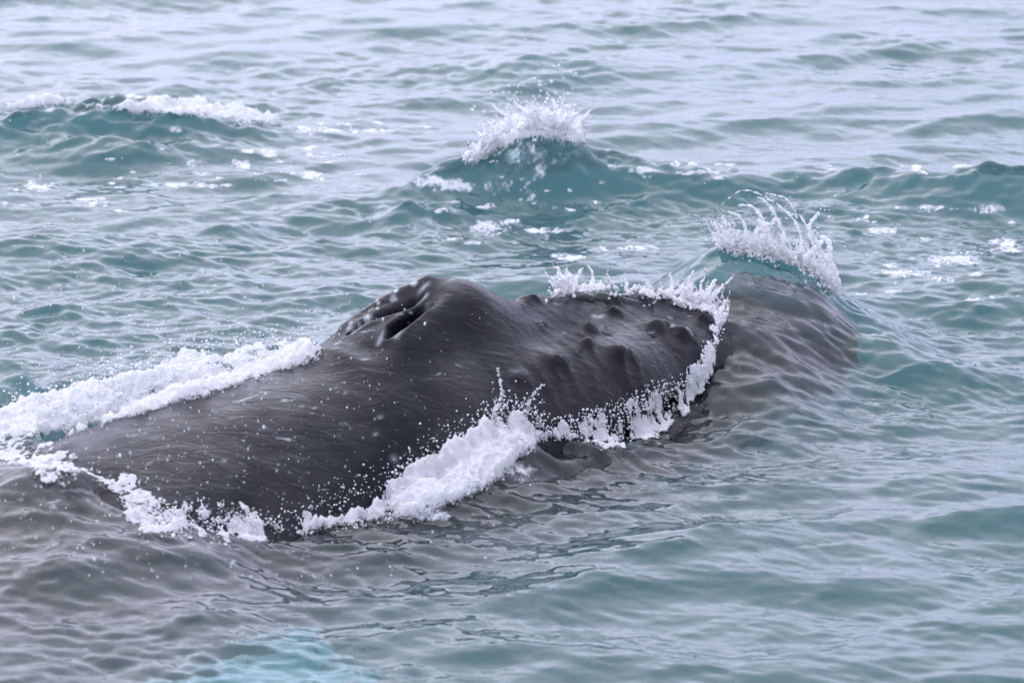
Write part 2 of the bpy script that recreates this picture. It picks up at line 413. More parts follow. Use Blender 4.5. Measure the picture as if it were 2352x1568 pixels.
def spec_dir(th, spread, kp, slope, kmin, kmax):
    def f(a, b):
        k = np.hypot(a, b); k = np.where(k == 0, 1e-6, k)
        c = np.abs(np.cos(np.arctan2(b, a)-th))
        return k**(-slope)*np.exp(-(kp/k)**2)*(spread+(1-spread)*c**3)*(k > kmin)*np.exp(-(k/kmax)**2)
    return f
WT1 = fft_noise(1024, 13.0, spec_dir(math.radians(104), .06, 3.6, 2.1, 1.2, 45), 11)
WT2 = fft_noise(1024, 7.1, spec_dir(math.radians(75), .18, 10, 2.2, 5.0, 70), 12)

WT3 = fft_noise(1024, 4.3, spec_dir(math.radians(95), .25, 34, 1.6, 14.0, 120), 14)

def sea_height(x, y, fade=1.0):
    """still sea with wind chop: returns horizontal shift and height"""
    c, s_ = math.cos(.35), math.sin(.35); xr, yr = x*c-y*s_, x*s_+y*c
    calm = (.85+.40*sample(WT1[0], 13.0, x*.45+3, y*.30+1)).clip(.5, 1.5)      # glassier and rougher patches
    h = sample(WT1[0], 13.0, x, y)*.0175 + calm*(sample(WT2[0], 7.1, xr, yr)*.0046 + sample(WT3[0], 4.3, xr*.9+y*.1, yr)*.0030)
    dx = sample(WT1[1], 13.0, x, y)*.027; dy = sample(WT1[2], 13.0, x, y)*.027
    far = 1-.28*smooth(1.5, 6.5, y)
    return h*far, -dx*.6, -dy*.6

def ridge(x, y, pts, win, wout, pin=2.0, pout=2.0, region=None, whale_side=False):
    """a crest along a polyline (x, y, height): win is its width on the camera side, wout on the far side"""
    pts = np.asarray(pts, float); m = (np.abs(x) < 9) & (np.abs(y) < 14)
    xs, ys = x[m], y[m]; best = np.full(xs.shape, 1e9); num = np.zeros_like(xs); den = np.zeros_like(xs); sg = np.zeros_like(xs)
    # resample smoothly
    t = np.linspace(0, len(pts)-1, len(pts)*6); P = spline(np.arange(len(pts)), pts, t)
    for i in range(len(P)-1):
        d = P[i+1, :2]-P[i, :2]; L2 = d@d
        tt = np.clip(((xs-P[i, 0])*d[0]+(ys-P[i, 1])*d[1])/L2, 0, 1)
        ex = xs-P[i, 0]-tt*d[0]; ey = ys-P[i, 1]-tt*d[1]; q = np.hypot(ex, ey)
        c = q < best; best[c] = q[c]; sg[c] = (d[0]*ey-d[1]*ex)[c]
        wt = math.sqrt(L2)/(q*q+1e-4)**2; num += wt*(P[i, 2]+tt*(P[i+1, 2]-P[i, 2])); den += wt
    hh = num/den
    if region is not None:
        ins = inside(np.concatenate([P[:, :2], np.asarray(region, float)]), xs, ys); sg = np.where(ins ^ whale_side, 1.0, -1.0)
    out = np.zeros_like(x)
    out[m] = hh*np.where(sg > 0, np.exp(-(best/wout)**pout), np.exp(-(best/win)**pin))
    return out

def pxr(*p):
    """ridge control points from (px, py of the crest, height)"""
    return [tuple(ground(a, b, c)[:2])+(c,) for a, b, c in p]

def smax(a, b, k=.035):
    return k*np.logaddexp(a/k, b/k)

SNOUT_EDGE = [(1330, 690), (1420, 690), (1500, 694), (1580, 700), (1640, 722), (1652, 762), (1640, 812), (1618, 865), (1585, 915), (1530, 965), (1450, 1003), (1370, 1018), (1300, 1008)]
BACK_EDGE = [(860, 1150), (760, 1180), (690, 1200), (600, 1212), (480, 1208), (380, 1190), (300, 1158), (200, 1100), (110, 1062), (40, 1036), (-40, 1018), (-160, 1000), (-320, 985)]

def features(x, y):
    """the water the whale piles up, and the crests behind it (height)"""
    h = np.zeros_like(x)
    # dome of water pushed up over the snout
    ax = x-1.20; ay = y-.15
    h += .50*np.exp(-np.abs(ax/np.where(ax > 0, .50, .66))**2.6-np.where(ay > 0, (ay/.42)**2, np.abs(ay/.86)**3.4))
    # sheet of water ending on the snout: its edge lies on the skin
    q = hit([c[0] for c in SNOUT_EDGE], [c[1] for c in SNOUT_EDGE], lookup_whale)
    h = smax(h, ridge(x, y, np.stack([q[:, 0], q[:, 1], np.maximum(q[:, 2], 0)+.045], -1), .06, .62, 2.0, 2.4, [from_uv(.2, .95), from_uv(-.6, .9), from_uv(-.6, -.2), from_uv(.3, -.2)], True))
    # crest along the far side of the head, running back to the left
    h = smax(h, ridge(x, y, pxr((640, 735, .04), (800, 690, .12), (980, 640, .22), (1200, 600, .28), (1420, 588, .30), (1640, 580, .30)), .55, .24))
    # arm of the bow wave running out to the right
    h = smax(h, ridge(x, y, pxr((1800, 600, .30), (1900, 650, .24), (1990, 722, .22), (2090, 778, .19), (2230, 820, .14), (2420, 858, .08)), .30, .36))
    # foaming bank along the far flank
    h = smax(h, ridge(x, y, [from_uv(a, b)+(c,) for a, b, c in ((-3.2, -1.25, .16), (-2.3, -1.12, .22), (-1.4, -1.05, .27), (-.6, -1.03, .27), (.1, -1.08, .18), (.6, -1.1, .08))], .32, .22))
    # bank of white water against the near flank
    h = smax(h, ridge(x, y, pxr((560, 1195, .02), (720, 1180, .05), (900, 1130, .10), (1040, 1065, .15), (1150, 990, .20), (1220, 990, .18), (1300, 1030, .06)), .22, .16))
    h -= .035*np.log(6)
    # swell closing over the back at the left
    q = hit([c[0] for c in BACK_EDGE], [c[1] for c in BACK_EDGE], lookup_whale)
    h = smax(h, ridge(x, y, np.stack([q[:, 0], q[:, 1], (np.maximum(q[:, 2], 0)+.015)*np.minimum(1, np.arange(len(q))/4.0)], -1), .05, .85, 2.0, 2.0, [(-9, q[-1, 1]), (-9, -9), (q[0, 0], -9)])*smooth(-.62, -1.35, x), .012)-.012*math.log(2)
    # crests in the background
    lump = sample(WT1[0], 13.0, x*2.0, y*1.6).clip(-2, 2)*.6+sample(WT2[0], 7.1, x*1.5, y*1.2).clip(-2, 2)*.35
    h += ridge(x, y, pxr((820, 455, .03), (900, 435, .08), (1040, 388, .16), (1150, 340, .25), (1250, 312, .33), (1330, 325, .28), (1430, 358, .20), (1560, 382, .15), (1750, 390, .12), (1950, 386, .13), (2150, 390, .15), (2400, 408, .14)), .24, .16)*(1+.10*lump)
    h += ridge(x, y, pxr((-200, 270, .12), (0, 262, .15), (180, 242, .18), (330, 262, .15), (520, 290, .09), (640, 300, .04), (800, 300, .02)), .36, .25)*(1+.3*lump)
    h += ridge(x, y, pxr((60, 350, .02), (220, 328, .10), (330, 330, .11), (380, 350, .02)), .25, .14)
    h += ridge(x, y, pxr((850, 492, .02), (930, 468, .10), (1000, 488, .03)), .2, .1)
    h += ridge(x, y, pxr((450, 520, .02), (560, 506, .06), (640, 522, .01)), .2, .1)
    h += ridge(x, y, pxr((900, 170, .03), (1200, 130, .11), (1320, 130, .10), (1600, 160, .03)), .45, .3)
    h += ridge(x, y, pxr((2120, 655, .02), (2240, 632, .08), (2400, 630, .08)), .25, .12)
    h += ridge(x, y, pxr((0, 905, .10), (150, 880, .10), (300, 850, .06), (420, 820, .02)), .2, .12)
    h += .010*np.clip(h/.2, 0, 1)*sample(WT3[0], 4.3, x*.8, y*.8)*(y > 1.2)
    # gentle swells in front
    h += ridge(x, y, pxr((1050, 1290, .01), (1300, 1250, .05), (1500, 1215, .07), (1750, 1260, .05), (1950, 1290, .01)), .42, .3)
    h += ridge(x, y, pxr((2050, 1240, .01), (2250, 1185, .06), (2450, 1170, .06)), .35, .25)
    return h

edge = smooth(120, 15, np.hypot(XX, YY))
H, DX, DY = sea_height(XX, YY)
FH = features(XX, YY)
Z = H*edge+FH
V = np.stack([XX+DX*edge, YY+DY*edge, Z], -1)
nx, ny = XX.shape
V0 = V.reshape(-1, 3); F0 = grid_faces(nx, ny)
# close the body of water: four sides and a floor
ring = np.concatenate([np.arange(nx)*ny, (nx-1)*ny+np.arange(1, ny), (np.arange(nx-2, -1, -1))*ny+ny-1, np.arange(ny-2, 0, -1)])
DEPTH = -6.0
low = V0[ring].copy(); low[:, 2] = DEPTH
base = len(V0); nr = len(ring); ii = np.arange(nr); jj = (ii+1) % nr
F1 = np.stack([ring[ii], base+ii, base+jj, ring[jj]], -1)
cc = np.array([[GX[0], GY[0], DEPTH], [GX[-1], GY[0], DEPTH], [GX[-1], GY[-1], DEPTH], [GX[0], GY[-1], DEPTH]])
cen = base+nr
F2 = np.stack([base+ii, np.full(nr, cen), np.full(nr, cen), base+jj], -1)[:, [0, 1, 3]]
Vw = np.concatenate([V0, low, [[0, 0, DEPTH]]]); F2q = np.concatenate([F0, F1])
me_faces = F2q
sea = mesh_np('sea', Vw, me_faces, M_WATER)
# floor fan
import bmesh
bm = bmesh.new(); bm.from_mesh(sea.data); bm.verts.ensure_lookup_table()
for a, _, b2 in F2[:, [0, 1, 2]]:
    bm.faces.new((bm.verts[a], bm.verts[b2], bm.verts[cen])).smooth = False
bmesh.ops.recalc_face_normals(bm, faces=bm.faces[:])
bm.to_mesh(sea.data); bm.free()
fattr(sea, 'foam', np.zeros(len(Vw)))
sea['kind'] = 'structure'; sea['label'] = 'choppy teal sea with lavender sky reflections'; sea['category'] = 'water'
standin = mesh_np('deep_standin', np.array([[-600, -600, -5.5], [600, -600, -5.5], [600, 600, -5.5], [-600, 600, -5.5]], float), np.array([[0, 1, 2, 3]]), M_STANDIN)  # added unseen sheet: backs the water volume in place of deeper scattering
standin['kind'] = 'structure'; standin['label'] = 'added dark teal sheet standing in for light scattered by deep water'; standin['category'] = 'deep_standin'

# ------------------------------------------------------------------ surface look-ups for foam
def lookup_water(x, y):
    i = np.clip(np.searchsorted(GX, x)-1, 0, nx-2); j = np.clip(np.searchsorted(GY, y)-1, 0, ny-2)
    a = np.clip((x-GX[i])/(GX[i+1]-GX[i]), 0, 1); b = np.clip((y-GY[j])/(GY[j+1]-GY[j]), 0, 1)
    return (Z[i, j]*(1-a)+Z[i+1, j]*a)*(1-b)+(Z[i, j+1]*(1-a)+Z[i+1, j+1]*a)*b
def surf(x, y): return np.maximum(lookup_water(x, y), lookup_whale(x, y))
SURF[0] = surf
# ------------------------------------------------------------------ foam, splashes, spray
def foam_material(name, clear=0.0, col=(.92, .92, .93)):
    k = NT(name)
    tc = k.n('ShaderNodeTexCoord').outputs['Object']
    d = k.n('ShaderNodeBsdfDiffuse', i_Color=col+(1,)); t = k.n('ShaderNodeBsdfTranslucent', i_Color=col+(1,))
    m = k.n('ShaderNodeMixShader'); m.inputs[0].default_value = .5; k.l(d.outputs[0], m.inputs[1]); k.l(t.outputs[0], m.inputs[2])
    g = k.n('ShaderNodeBsdfGlass', i_IOR=1.333, i_Roughness=.04)
    f = k.ramp(k.noise(tc, 26, 3, .6, .5), [(max(0, clear-.16), 0), (min(1, clear+.10), 1)]) if clear > 0 else None
    m2 = k.n('ShaderNodeMixShader')
    if f is None: m2.inputs[0].default_value = .97
    else: k.l(f, m2.inputs[0])
    k.l(g.outputs[0], m2.inputs[1]); k.l(m.outputs[0], m2.inputs[2])
    bp = k.n('ShaderNodeBump', i_Strength=.5, i_Distance=.01); k.l(k.noise(tc, 160, 2, .5), bp.inputs['Height'])
    for nd in (d, t, g): k.l(bp.outputs[0], nd.inputs['Normal'])
    k.l(m2.outputs[0], k.out.inputs[0]); return k.m
def sheet_material(name, col=(.92, .92, .93), clear=0.0):
    k = NT(name); tc = k.n('ShaderNodeTexCoord').outputs['Object']
    th = k.n('ShaderNodeAttribute', attribute_name='thick').outputs['Fac']
    nz = k.math('ADD', k.math('MULTIPLY', k.math('SUBTRACT', k.noise(tc, 34, 5, .68, .8), .5), 2.4), k.math('MULTIPLY', k.math('SUBTRACT', k.noise(tc, 110, 3, .6), .5), 1.0))
    al = k.ramp(k.math('ADD', k.math('SUBTRACT', k.math('MULTIPLY', th, 1.35), clear), nz), [(.12, 0), (.62, 1)])
    d = k.n('ShaderNodeBsdfDiffuse', i_Color=col+(1,)); t = k.n('ShaderNodeBsdfTranslucent', i_Color=col+(1,)); g = k.n('ShaderNodeBsdfGlossy', i_Roughness=.12)
    m = k.n('ShaderNodeMixShader'); m.inputs[0].default_value = .5; k.l(d.outputs[0], m.inputs[1]); k.l(t.outputs[0], m.inputs[2])
    m3 = k.n('ShaderNodeMixShader'); m3.inputs[0].default_value = .05; k.l(m.outputs[0], m3.inputs[1]); k.l(g.outputs[0], m3.inputs[2])
    tr = k.n('ShaderNodeBsdfTransparent'); gl = k.n('ShaderNodeBsdfGlass', i_IOR=1.2, i_Roughness=.05)
    m4 = k.n('ShaderNodeMixShader'); m4.inputs[0].default_value = .35; k.l(tr.outputs[0], m4.inputs[1]); k.l(gl.outputs[0], m4.inputs[2])
    m2 = k.n('ShaderNodeMixShader'); k.l(al, m2.inputs[0]); k.l(m4.outputs[0], m2.inputs[1]); k.l(m3.outputs[0], m2.inputs[2])
    bp = k.n('ShaderNodeBump', i_Strength=.7, i_Distance=.012); k.l(k.noise(tc, 120, 3, .6), bp.inputs['Height'])
    for nd in (d, t, g, gl): k.l(bp.outputs[0], nd.inputs['Normal'])
    k.l(m2.outputs[0], k.out.inputs[0]); return k.m
M_SHEET = sheet_material('foam_sheet'); M_LACE = sheet_material('foam_lace', clear=.38); M_TORN = sheet_material('torn_foam', clear=.80)
M_FOAM = foam_material('white_foam'); M_SPLASH = foam_material('splash_water', .42); M_CLEAR = foam_material('clear_splash', .45)

def blob_mesh(name, pts, rad, voxel, mat, label, cat):
    """merge many little balls of water into one surface"""
    me = bpy.data.meshes.new(name); me.vertices.add(len(pts)); me.vertices.foreach_set('co', np.ascontiguousarray(pts, np.float32).ravel())
    at = me.attributes.new('r', 'FLOAT', 'POINT'); at.data.foreach_set('value', np.ascontiguousarray(rad, np.float32))
    o = bpy.data.objects.new(name+'_seed', me); sc.collection.objects.link(o)
    g = bpy.data.node_groups.new(name, 'GeometryNodeTree')
    g.interface.new_socket('Geometry', in_out='INPUT', socket_type='NodeSocketGeometry'); g.interface.new_socket('Geometry', in_out='OUTPUT', socket_type='NodeSocketGeometry')
    gi = g.nodes.new('NodeGroupInput'); go = g.nodes.new('NodeGroupOutput')
    m2p = g.nodes.new('GeometryNodeMeshToPoints'); p2v = g.nodes.new('GeometryNodePointsToVolume'); v2m = g.nodes.new('GeometryNodeVolumeToMesh')
    na = g.nodes.new('GeometryNodeInputNamedAttribute'); na.data_type = 'FLOAT'; na.inputs[0].default_value = 'r'
    p2v.resolution_mode = 'VOXEL_SIZE'; p2v.inputs['Voxel Size'].default_value = voxel; v2m.inputs['Threshold'].default_value = .12
    L = g.links.new
    L(gi.outputs[0], m2p.inputs['Mesh']); L(na.outputs[0], p2v.inputs['Radius']); L(m2p.outputs[0], p2v.inputs['Points'])
    L(p2v.outputs[0], v2m.inputs['Volume']); L(v2m.outputs[0], go.inputs[0])
    md = o.modifiers.new('n', 'NODES'); md.node_group = g
    dg = bpy.context.evaluated_depsgraph_get(); ev = o.evaluated_get(dg)
    nm = bpy.data.meshes.new_from_object(ev); nm.name = name
    bpy.data.objects.remove(o)
    nm.materials.clear(); nm.materials.append(mat)
    nm.polygons.foreach_set('use_smooth', np.full(len(nm.polygons), True))
    ob = bpy.data.objects.new(name, nm); sc.collection.objects.link(ob)
    tag(ob, label, cat, 'stuff')
    print('blob', name, len(pts), len(nm.polygons))
    return ob

_t = (1+5**.5)/2
ICO_V = np.array([(-1, _t, 0), (1, _t, 0), (-1, -_t, 0), (1, -_t, 0), (0, -1, _t), (0, 1, _t), (0, -1, -_t), (0, 1, -_t), (_t, 0, -1), (_t, 0, 1), (-_t, 0, -1), (-_t, 0, 1)])
ICO_V /= np.linalg.norm(ICO_V[0])
ICO_F = np.array([(0, 11, 5), (0, 5, 1), (0, 1, 7), (0, 7, 10), (0, 10, 11), (1, 5, 9), (5, 11, 4), (11, 10, 2), (10, 7, 6), (7, 1, 8), (3, 9, 4), (3, 4, 2), (3, 2, 6), (3, 6, 8), (3, 8, 9), (4, 9, 5), (2, 4, 11), (6, 2, 10), (8, 6, 7), (9, 8, 1)])
def drops_mesh(name, pts, rad, mat, label, cat, stretch=1.0):
    n = len(pts); V = ICO_V[None]*rad[:, None, None]*np.array([1, 1, stretch])+pts[:, None]
    F = ICO_F[None]+(np.arange(n)*12)[:, None, None]
    o = mesh_np(name, V.reshape(-1, 3), F.reshape(-1, 3), mat); tag(o, label, cat, 'stuff'); return o

CL, _, _ = fft_noise(512, 400.0, lambda a, b: 1/(np.hypot(a, b)+.03)**1.25, 21)      # clumping, in pixels of the photograph
def clump(px, py, sc_=1.0, off=0): return sample(CL, 400.0, px*sc_+off, py*1.6*sc_+off*.7)

def patch(poly, n, thr=-9.0, sc_=1.0, off=0):
    """n points spread over a patch of the photograph, clumped, dropped onto whale or sea"""
    poly = np.asarray(poly, float); lo, hi = poly.min(0), poly.max(0); PX = np.zeros(0); PY = np.zeros(0)
    for _ in range(40):
        a = rng.uniform(lo[0], hi[0], n*2); b = rng.uniform(lo[1], hi[1], n*2)
        k = inside(poly, a, b) & (clump(a, b, sc_, off) > thr+rng.normal(0, .25, n*2))
        PX = np.concatenate([PX, a[k]]); PY = np.concatenate([PY, b[k]])
        if len(PX) >= n: break
    PX, PY = PX[:n], PY[:n]
    return hit(PX, PY), PX, PY

def band(line, width, n, thr=-9.0, sc_=1.0, off=0):
    """the same along a line of pixels"""
    L = np.asarray(line, float); t = rng.uniform(0, len(L)-1, n*3); P = spline(np.arange(len(L)), L, t)
    W = np.interp(t, np.arange(len(L)), np.broadcast_to(width, len(L)))
    a = P[:, 0]+rng.normal(0, .5, n*3)*W*.7; b = P[:, 1]+rng.normal(0, .5, n*3)*W
    k = clump(a, b, sc_, off) > thr+rng.normal(0, .25, n*3)
    return hit(a[k][:n], b[k][:n])

def radii(n, lo, hi): return lo*(hi/lo)**(rng.random(n)**1.6)

def ligaments(bases, dirs, length, r0, n_each=26, drop=3.5):
    """ballistic threads of water thrown from base points"""
    out, rr = [], []
    for b0, d in zip(bases, dirs):
        L = length*rng.uniform(.5, 1.2); tt = np.linspace(0, 1, n_each); wob = np.cumsum(rng.normal(0, .0035, (n_each, 3)), 0)
        p = b0+d*(L*tt)[:, None]+np.array([0, 0, -1])*(drop*L*L*tt**2)[:, None]+wob
        r = r0*rng.uniform(.6, 1.3)*(1-.72*tt)*(1+.18*np.sin(tt*rng.uniform(8, 18)+rng.uniform(0, 6)))
        out.append(p); rr.append(np.maximum(r, .0028))
    return np.concatenate(out), np.concatenate(rr)

def strip(line, w):
    L = np.asarray(line, float); d = np.gradient(L, axis=0); n = np.stack([-d[:, 1], d[:, 0]], -1); n /= np.linalg.norm(n, axis=1, keepdims=True); w = np.broadcast_to(w, len(L))[:, None]
    return np.concatenate([L+n*w, (L-n*w)[::-1]])
FB, _, _ = fft_noise(512, 1.6, lambda a, b: (np.hypot(a, b)+6)**-1.55*np.exp(-(np.hypot(a, b)/420)**2), 31)
FC, _, _ = fft_noise(512, 1.6, lambda a, b: (np.hypot(a, b)+25)**-1.4*np.exp(-(np.hypot(a, b)/300)**2), 32)
def soft_mask(poly, step=6, blur=3):
    poly = np.asarray(poly, float); lo = poly.min(0)-60; hi = poly.max(0)+60
    gx = np.arange(lo[0], hi[0], step); gy = np.arange(lo[1], hi[1], step); A, B = np.meshgrid(gx, gy, indexing='ij')
    m = inside(poly, A.ravel(), B.ravel()).reshape(A.shape).astype(float)
    for _ in range(blur):
        for ax_ in (0, 1): m = (np.roll(m, 1, ax_)+m*2+np.roll(m, -1, ax_))/4
    def f(px, py):
        i = np.clip(((px-lo[0])/step), 0, len(gx)-1.001); j = np.clip(((py-lo[1])/step), 0, len(gy)-1.001)
        i0 = i.astype(int); j0 = j.astype(int); a = i-i0; b = j-j0
        ok = (px > gx[0]) & (px < gx[-1]) & (py > gy[0]) & (py < gy[-1])
        return np.where(ok, (m[i0, j0]*(1-a)+m[i0+1, j0]*a)*(1-b)+(m[i0, j0+1]*(1-a)+m[i0+1, j0+1]*a)*b, 0)
    return f
def foam_sheet(name, poly, res, amp, mat, label, cat, cover=.5, rough=1.0, lump=1.0, seed=0., blur=3, tear=.42):
    """a heaving, puffy layer of foam: thick in the middle, torn and sinking below the surface at its edges"""
    P = hit(*np.asarray(poly, float).T); lo = P[:, :2].min(0)-np.array([.3, .6]); hi = P[:, :2].max(0)+np.array([.3, .6])
    gx = np.arange(lo[0], hi[0], res); gy = np.arange(lo[1], hi[1], res*1.3); X, Y = np.meshgrid(gx, gy, indexing='ij')
    S = surf(X, Y); 
    for _ in range(7): S = (np.roll(S, 1, 0)+np.roll(S, -1, 0)+np.roll(S, 1, 1)+np.roll(S, -1, 1)+2*S)/6
    pp = project(np.stack([X, Y, S], -1)); m = soft_mask(poly, blur=blur)(pp[..., 0], pp[..., 1])
    n1 = sample(FB, 1.6, X*lump+seed, Y*.8*lump); n2 = 1-np.abs(sample(FC, 1.6, X+seed*.7, Y*.9+X*.3)); n3 = sample(FC, 1.6, X*1.5, Y*1.4+seed)
    t = (m-(1-cover))*2.2+tear*n1+.10*n3
    t = np.where(m < .02, -3, t)
    up = np.tanh(np.clip(t, -3, 3)*1.2)
    Zf = S+np.where(t > 0, amp*up*(.55+.22*n1.clip(-1.5, 2))+up*rough*(.005*n2+.005*n3), -.03*np.minimum(1, -t*3)) 
    keep = t > -.35
    idx = np.arange(X.size).reshape(X.shape); F = grid_faces(*X.shape); F = F[keep.ravel()[F].all(1)]
    used, inv = np.unique(F, return_inverse=True); V = np.stack([X, Y, Zf], -1).reshape(-1, 3)[used]
    V[:, :2] += np.stack([sample(FC, 1.6, V[:, 1]+3, V[:, 0]), sample(FC, 1.6, V[:, 0], V[:, 1]+5)], -1)*.004*rough
    o = mesh_np(name, V, inv.reshape(F.shape), mat); fattr(o, 'thick', np.clip(t, 0, 1.2).ravel()[used]); tag(o, label, cat, 'stuff'); return o

# 1. white water against the near flank
NEAR = [(690, 1212), (740, 1195), (810, 1180), (870, 1155), (900, 1105), (960, 1065), (1060, 1012), (1105, 990), (1140, 947), (1200, 945), (1230, 985), (1262, 1003), (1235, 1028), (1190, 1055), (1150, 1105), (1060, 1150), (950, 1185), (800, 1205), (720, 1218)]
def heap(p, a, b, amp, off):
    """puffy relief: broad lumps plus fine scatter"""
    p[:, 2] += amp*(.5+.5*clump(a, b, 1.3, off).clip(-1, 2))*rng.random(len(p))**.7+np.abs(rng.normal(0, .006, len(p))); return p
foam_sheet('flank_foam', NEAR, .006, .07, M_SHEET, 'thick bank of white foam churning against the right flank of the whale', 'foam', .56, 1.0, 1.0, 1.0)
NB = np.array(NEAR, float); NB = (NB-NB.mean(0))*np.array([1.05, 1.12])+NB.mean(0)
p, a, b = patch(NB, 2200, .3, 2.4, 4); p = heap(p, a, b, .05, 5)
blob_mesh('flank_froth', p, radii(len(p), .0026, .007), .0036, M_SPLASH, 'loose froth and bubbles strewn over the foam against the right flank', 'foam')
p = band([(640, 1210), (780, 1160), (900, 1105), (1000, 1030), (1100, 985), (1150, 940), (1220, 960), (1250, 1000)], 26, 500); p[:, 2] += np.abs(rng.normal(0, .05, len(p)))
drops_mesh('flank_spray', p, radii(len(p), .002, .006), M_FOAM, 'white beads of spray leaping off the foam against the right flank', 'spray')
# 2. foam on the far flank
FAR = [(-20, 965), (60, 925), (130, 900), (200, 885), (330, 852), (440, 815), (500, 835), (540, 825), (620, 805), (735, 800), (700, 832), (560, 885), (430, 920), (330, 950), (230, 975), (150, 995), (-20, 1010)]
foam_sheet('back_foam', FAR, .008, .055, M_SHEET, 'broken white foam bank along the left flank behind the back', 'foam', .55, 1.3, .9, 2.0)
p, a, b = patch(FAR, 1900, .3, 2.2, 40); p = heap(p, a, b, .055, 9)
blob_mesh('back_froth', p, radii(len(p), .003, .009), .0042, M_SPLASH, 'loose froth thrown up over the foam behind the back', 'foam')
p = band([(0, 950), (200, 885), (330, 845), (450, 810), (620, 800), (740, 795)], 30, 600); p[:, 2] += np.abs(rng.normal(0, .05, len(p)))
drops_mesh('back_spray', p, radii(len(p), .002, .007), M_FOAM, 'white beads of spray above the foam behind the back', 'spray')
# 3. splashes along the edge of the water round the snout
edge_line = [(1270, 672), (1300, 668), (1360, 672), (1430, 672), (1500, 685), (1560, 692), (1610, 700), (1650, 722), (1655, 760)]
foam_sheet('snout_foam', strip(edge_line, [14, 14, 6, 5, 5, 10, 20, 22, 12]), .0055, .035, M_TORN, 'strip of torn white water along the top edge of the snout', 'foam', .34, 1.2, 2.2, 19.0, 1, .95)
p = band(edge_line, 22, 380, .8, 2.0, 9); p[:, 2] += np.abs(rng.normal(0, .016, len(p))); r = radii(len(p), .004, .010)
bs = band(edge_line, 16, 40, .7, 2.0, 9); dr = np.stack([rng.normal(0, .35, len(bs)), rng.normal(0, .2, len(bs)), np.ones(len(bs))], -1)
lp, lr = ligaments(bs, dr, .16, .010, 20, 1.0)
bs2 = hit(np.array([1295.]*14)+rng.normal(0, 14, 14), np.array([672.]*14)); lp2, lr2 = ligaments(bs2, np.stack([rng.normal(0, .4, 14), rng.normal(0, .2, 14), np.ones(14)], -1), .17, .012, 20, 1.0)
bs3 = hit(np.array([1605.]*20)+rng.normal(0, 22, 20), np.array([705.]*20)); lp3, lr3 = ligaments(bs3, np.stack([rng.normal(0, .5, 20), rng.normal(0, .2, 20), np.ones(20)], -1), .16, .013, 20, 1.0)
blob_mesh('snout_splash', np.concatenate([p, lp, lp2, lp3]), np.concatenate([r, lr, lr2, lr3]), .005, M_SPLASH, 'row of small splashes where water closes over the top of the snout', 'splash')
# 4. foam fringe at the front of the snout and down over the lower jaw
J1 = [(1650, 740), (1648, 780), (1628, 820), (1615, 860), (1590, 905), (1540, 960), (1460, 1000), (1380, 1015), (1300, 1005), (1250, 1005)]
foam_sheet('jaw_fringe', strip(J1, [16, 8, 20, 28, 18, 26, 28, 20, 12, 8]), .0055, .024, M_TORN, 'torn white fringe of water edging the snout and lower jaw', 'foam', .36, 1.0, 2.2, 3.0, 1, .95)
JP = [(1600, 850), (1560, 880), (1480, 905), (1400, 945), (1330, 965), (1255, 985), (1300, 1005), (1420, 1010), (1520, 970), (1590, 910), (1640, 830), (1630, 800)]
foam_sheet('jaw_foam', JP, .0055, .012, M_TORN, 'lacy foam sliding down the dark lower jaw below the mouth line', 'foam', .30, .8, 3.0, 7.0, 2, .75)
p = band(J1, [14, 18, 22, 26, 28, 28, 22, 14, 12, 10], 1100, .7, 2.0, 3); p[:, 2] += np.abs(rng.normal(0, .016, len(p)))
drops_mesh('jaw_froth', p, radii(len(p), .0018, .006), M_FOAM, 'fine froth clinging along the fringe of the snout', 'foam')
p, a, b = patch(JP, 620); p[:, 2] += .01+.05*rng.random(len(p)); drops_mesh('jaw_spray', p, radii(len(p), .0025, .007), M_FOAM, 'round droplets hanging in front of the dark lower jaw', 'spray')
# 5. splash thrown up from the crest of the bow wave
B5 = [(1640, 562), (1700, 575), (1770, 588), (1840, 605), (1890, 630), (1915, 665)]
p = band(B5, [10, 14, 20, 26, 26, 18], 2000, .35, 2.6, 17); p[:, 2] += np.abs(rng.normal(0, .025, len(p))); r = radii(len(p), .003, .008)
bs = band(B5, 12, 120); dr = np.stack([rng.normal(-.3, .3, len(bs)), rng.normal(.1, .2, len(bs)), np.ones(len(bs))], -1); lp, lr = ligaments(bs, dr, .18, .0065, 44, .8)
def thread(pts, r0, r1, n=60):
    """one thread of water along pixels, standing over the bow crest"""
    pts = np.asarray(pts, float); t = np.linspace(0, len(pts)-1, n); q = spline(np.arange(len(pts)), pts, t)
    y0 = BOWY+rng.normal(0, .05); d = cF[None]+np.array([[1.0, 0, 0]])*((q[:, 0]-SX/2)/PXF)[:, None]+cU[None]*((SY/2-q[:, 1])/PXF)[:, None]
    k = (y0-CAM[1])/d[:, 1]; P = CAM+d*k[:, None]+np.cumsum(rng.normal(0, .0012, (n, 3)), 0)
    return P, np.linspace(r0, r1, n)*(1+.3*np.sin(np.linspace(0, 30, n)+rng.uniform(0, 6)))
BOWY = float(hit(np.array([1800.]), np.array([592.]))[0, 1])
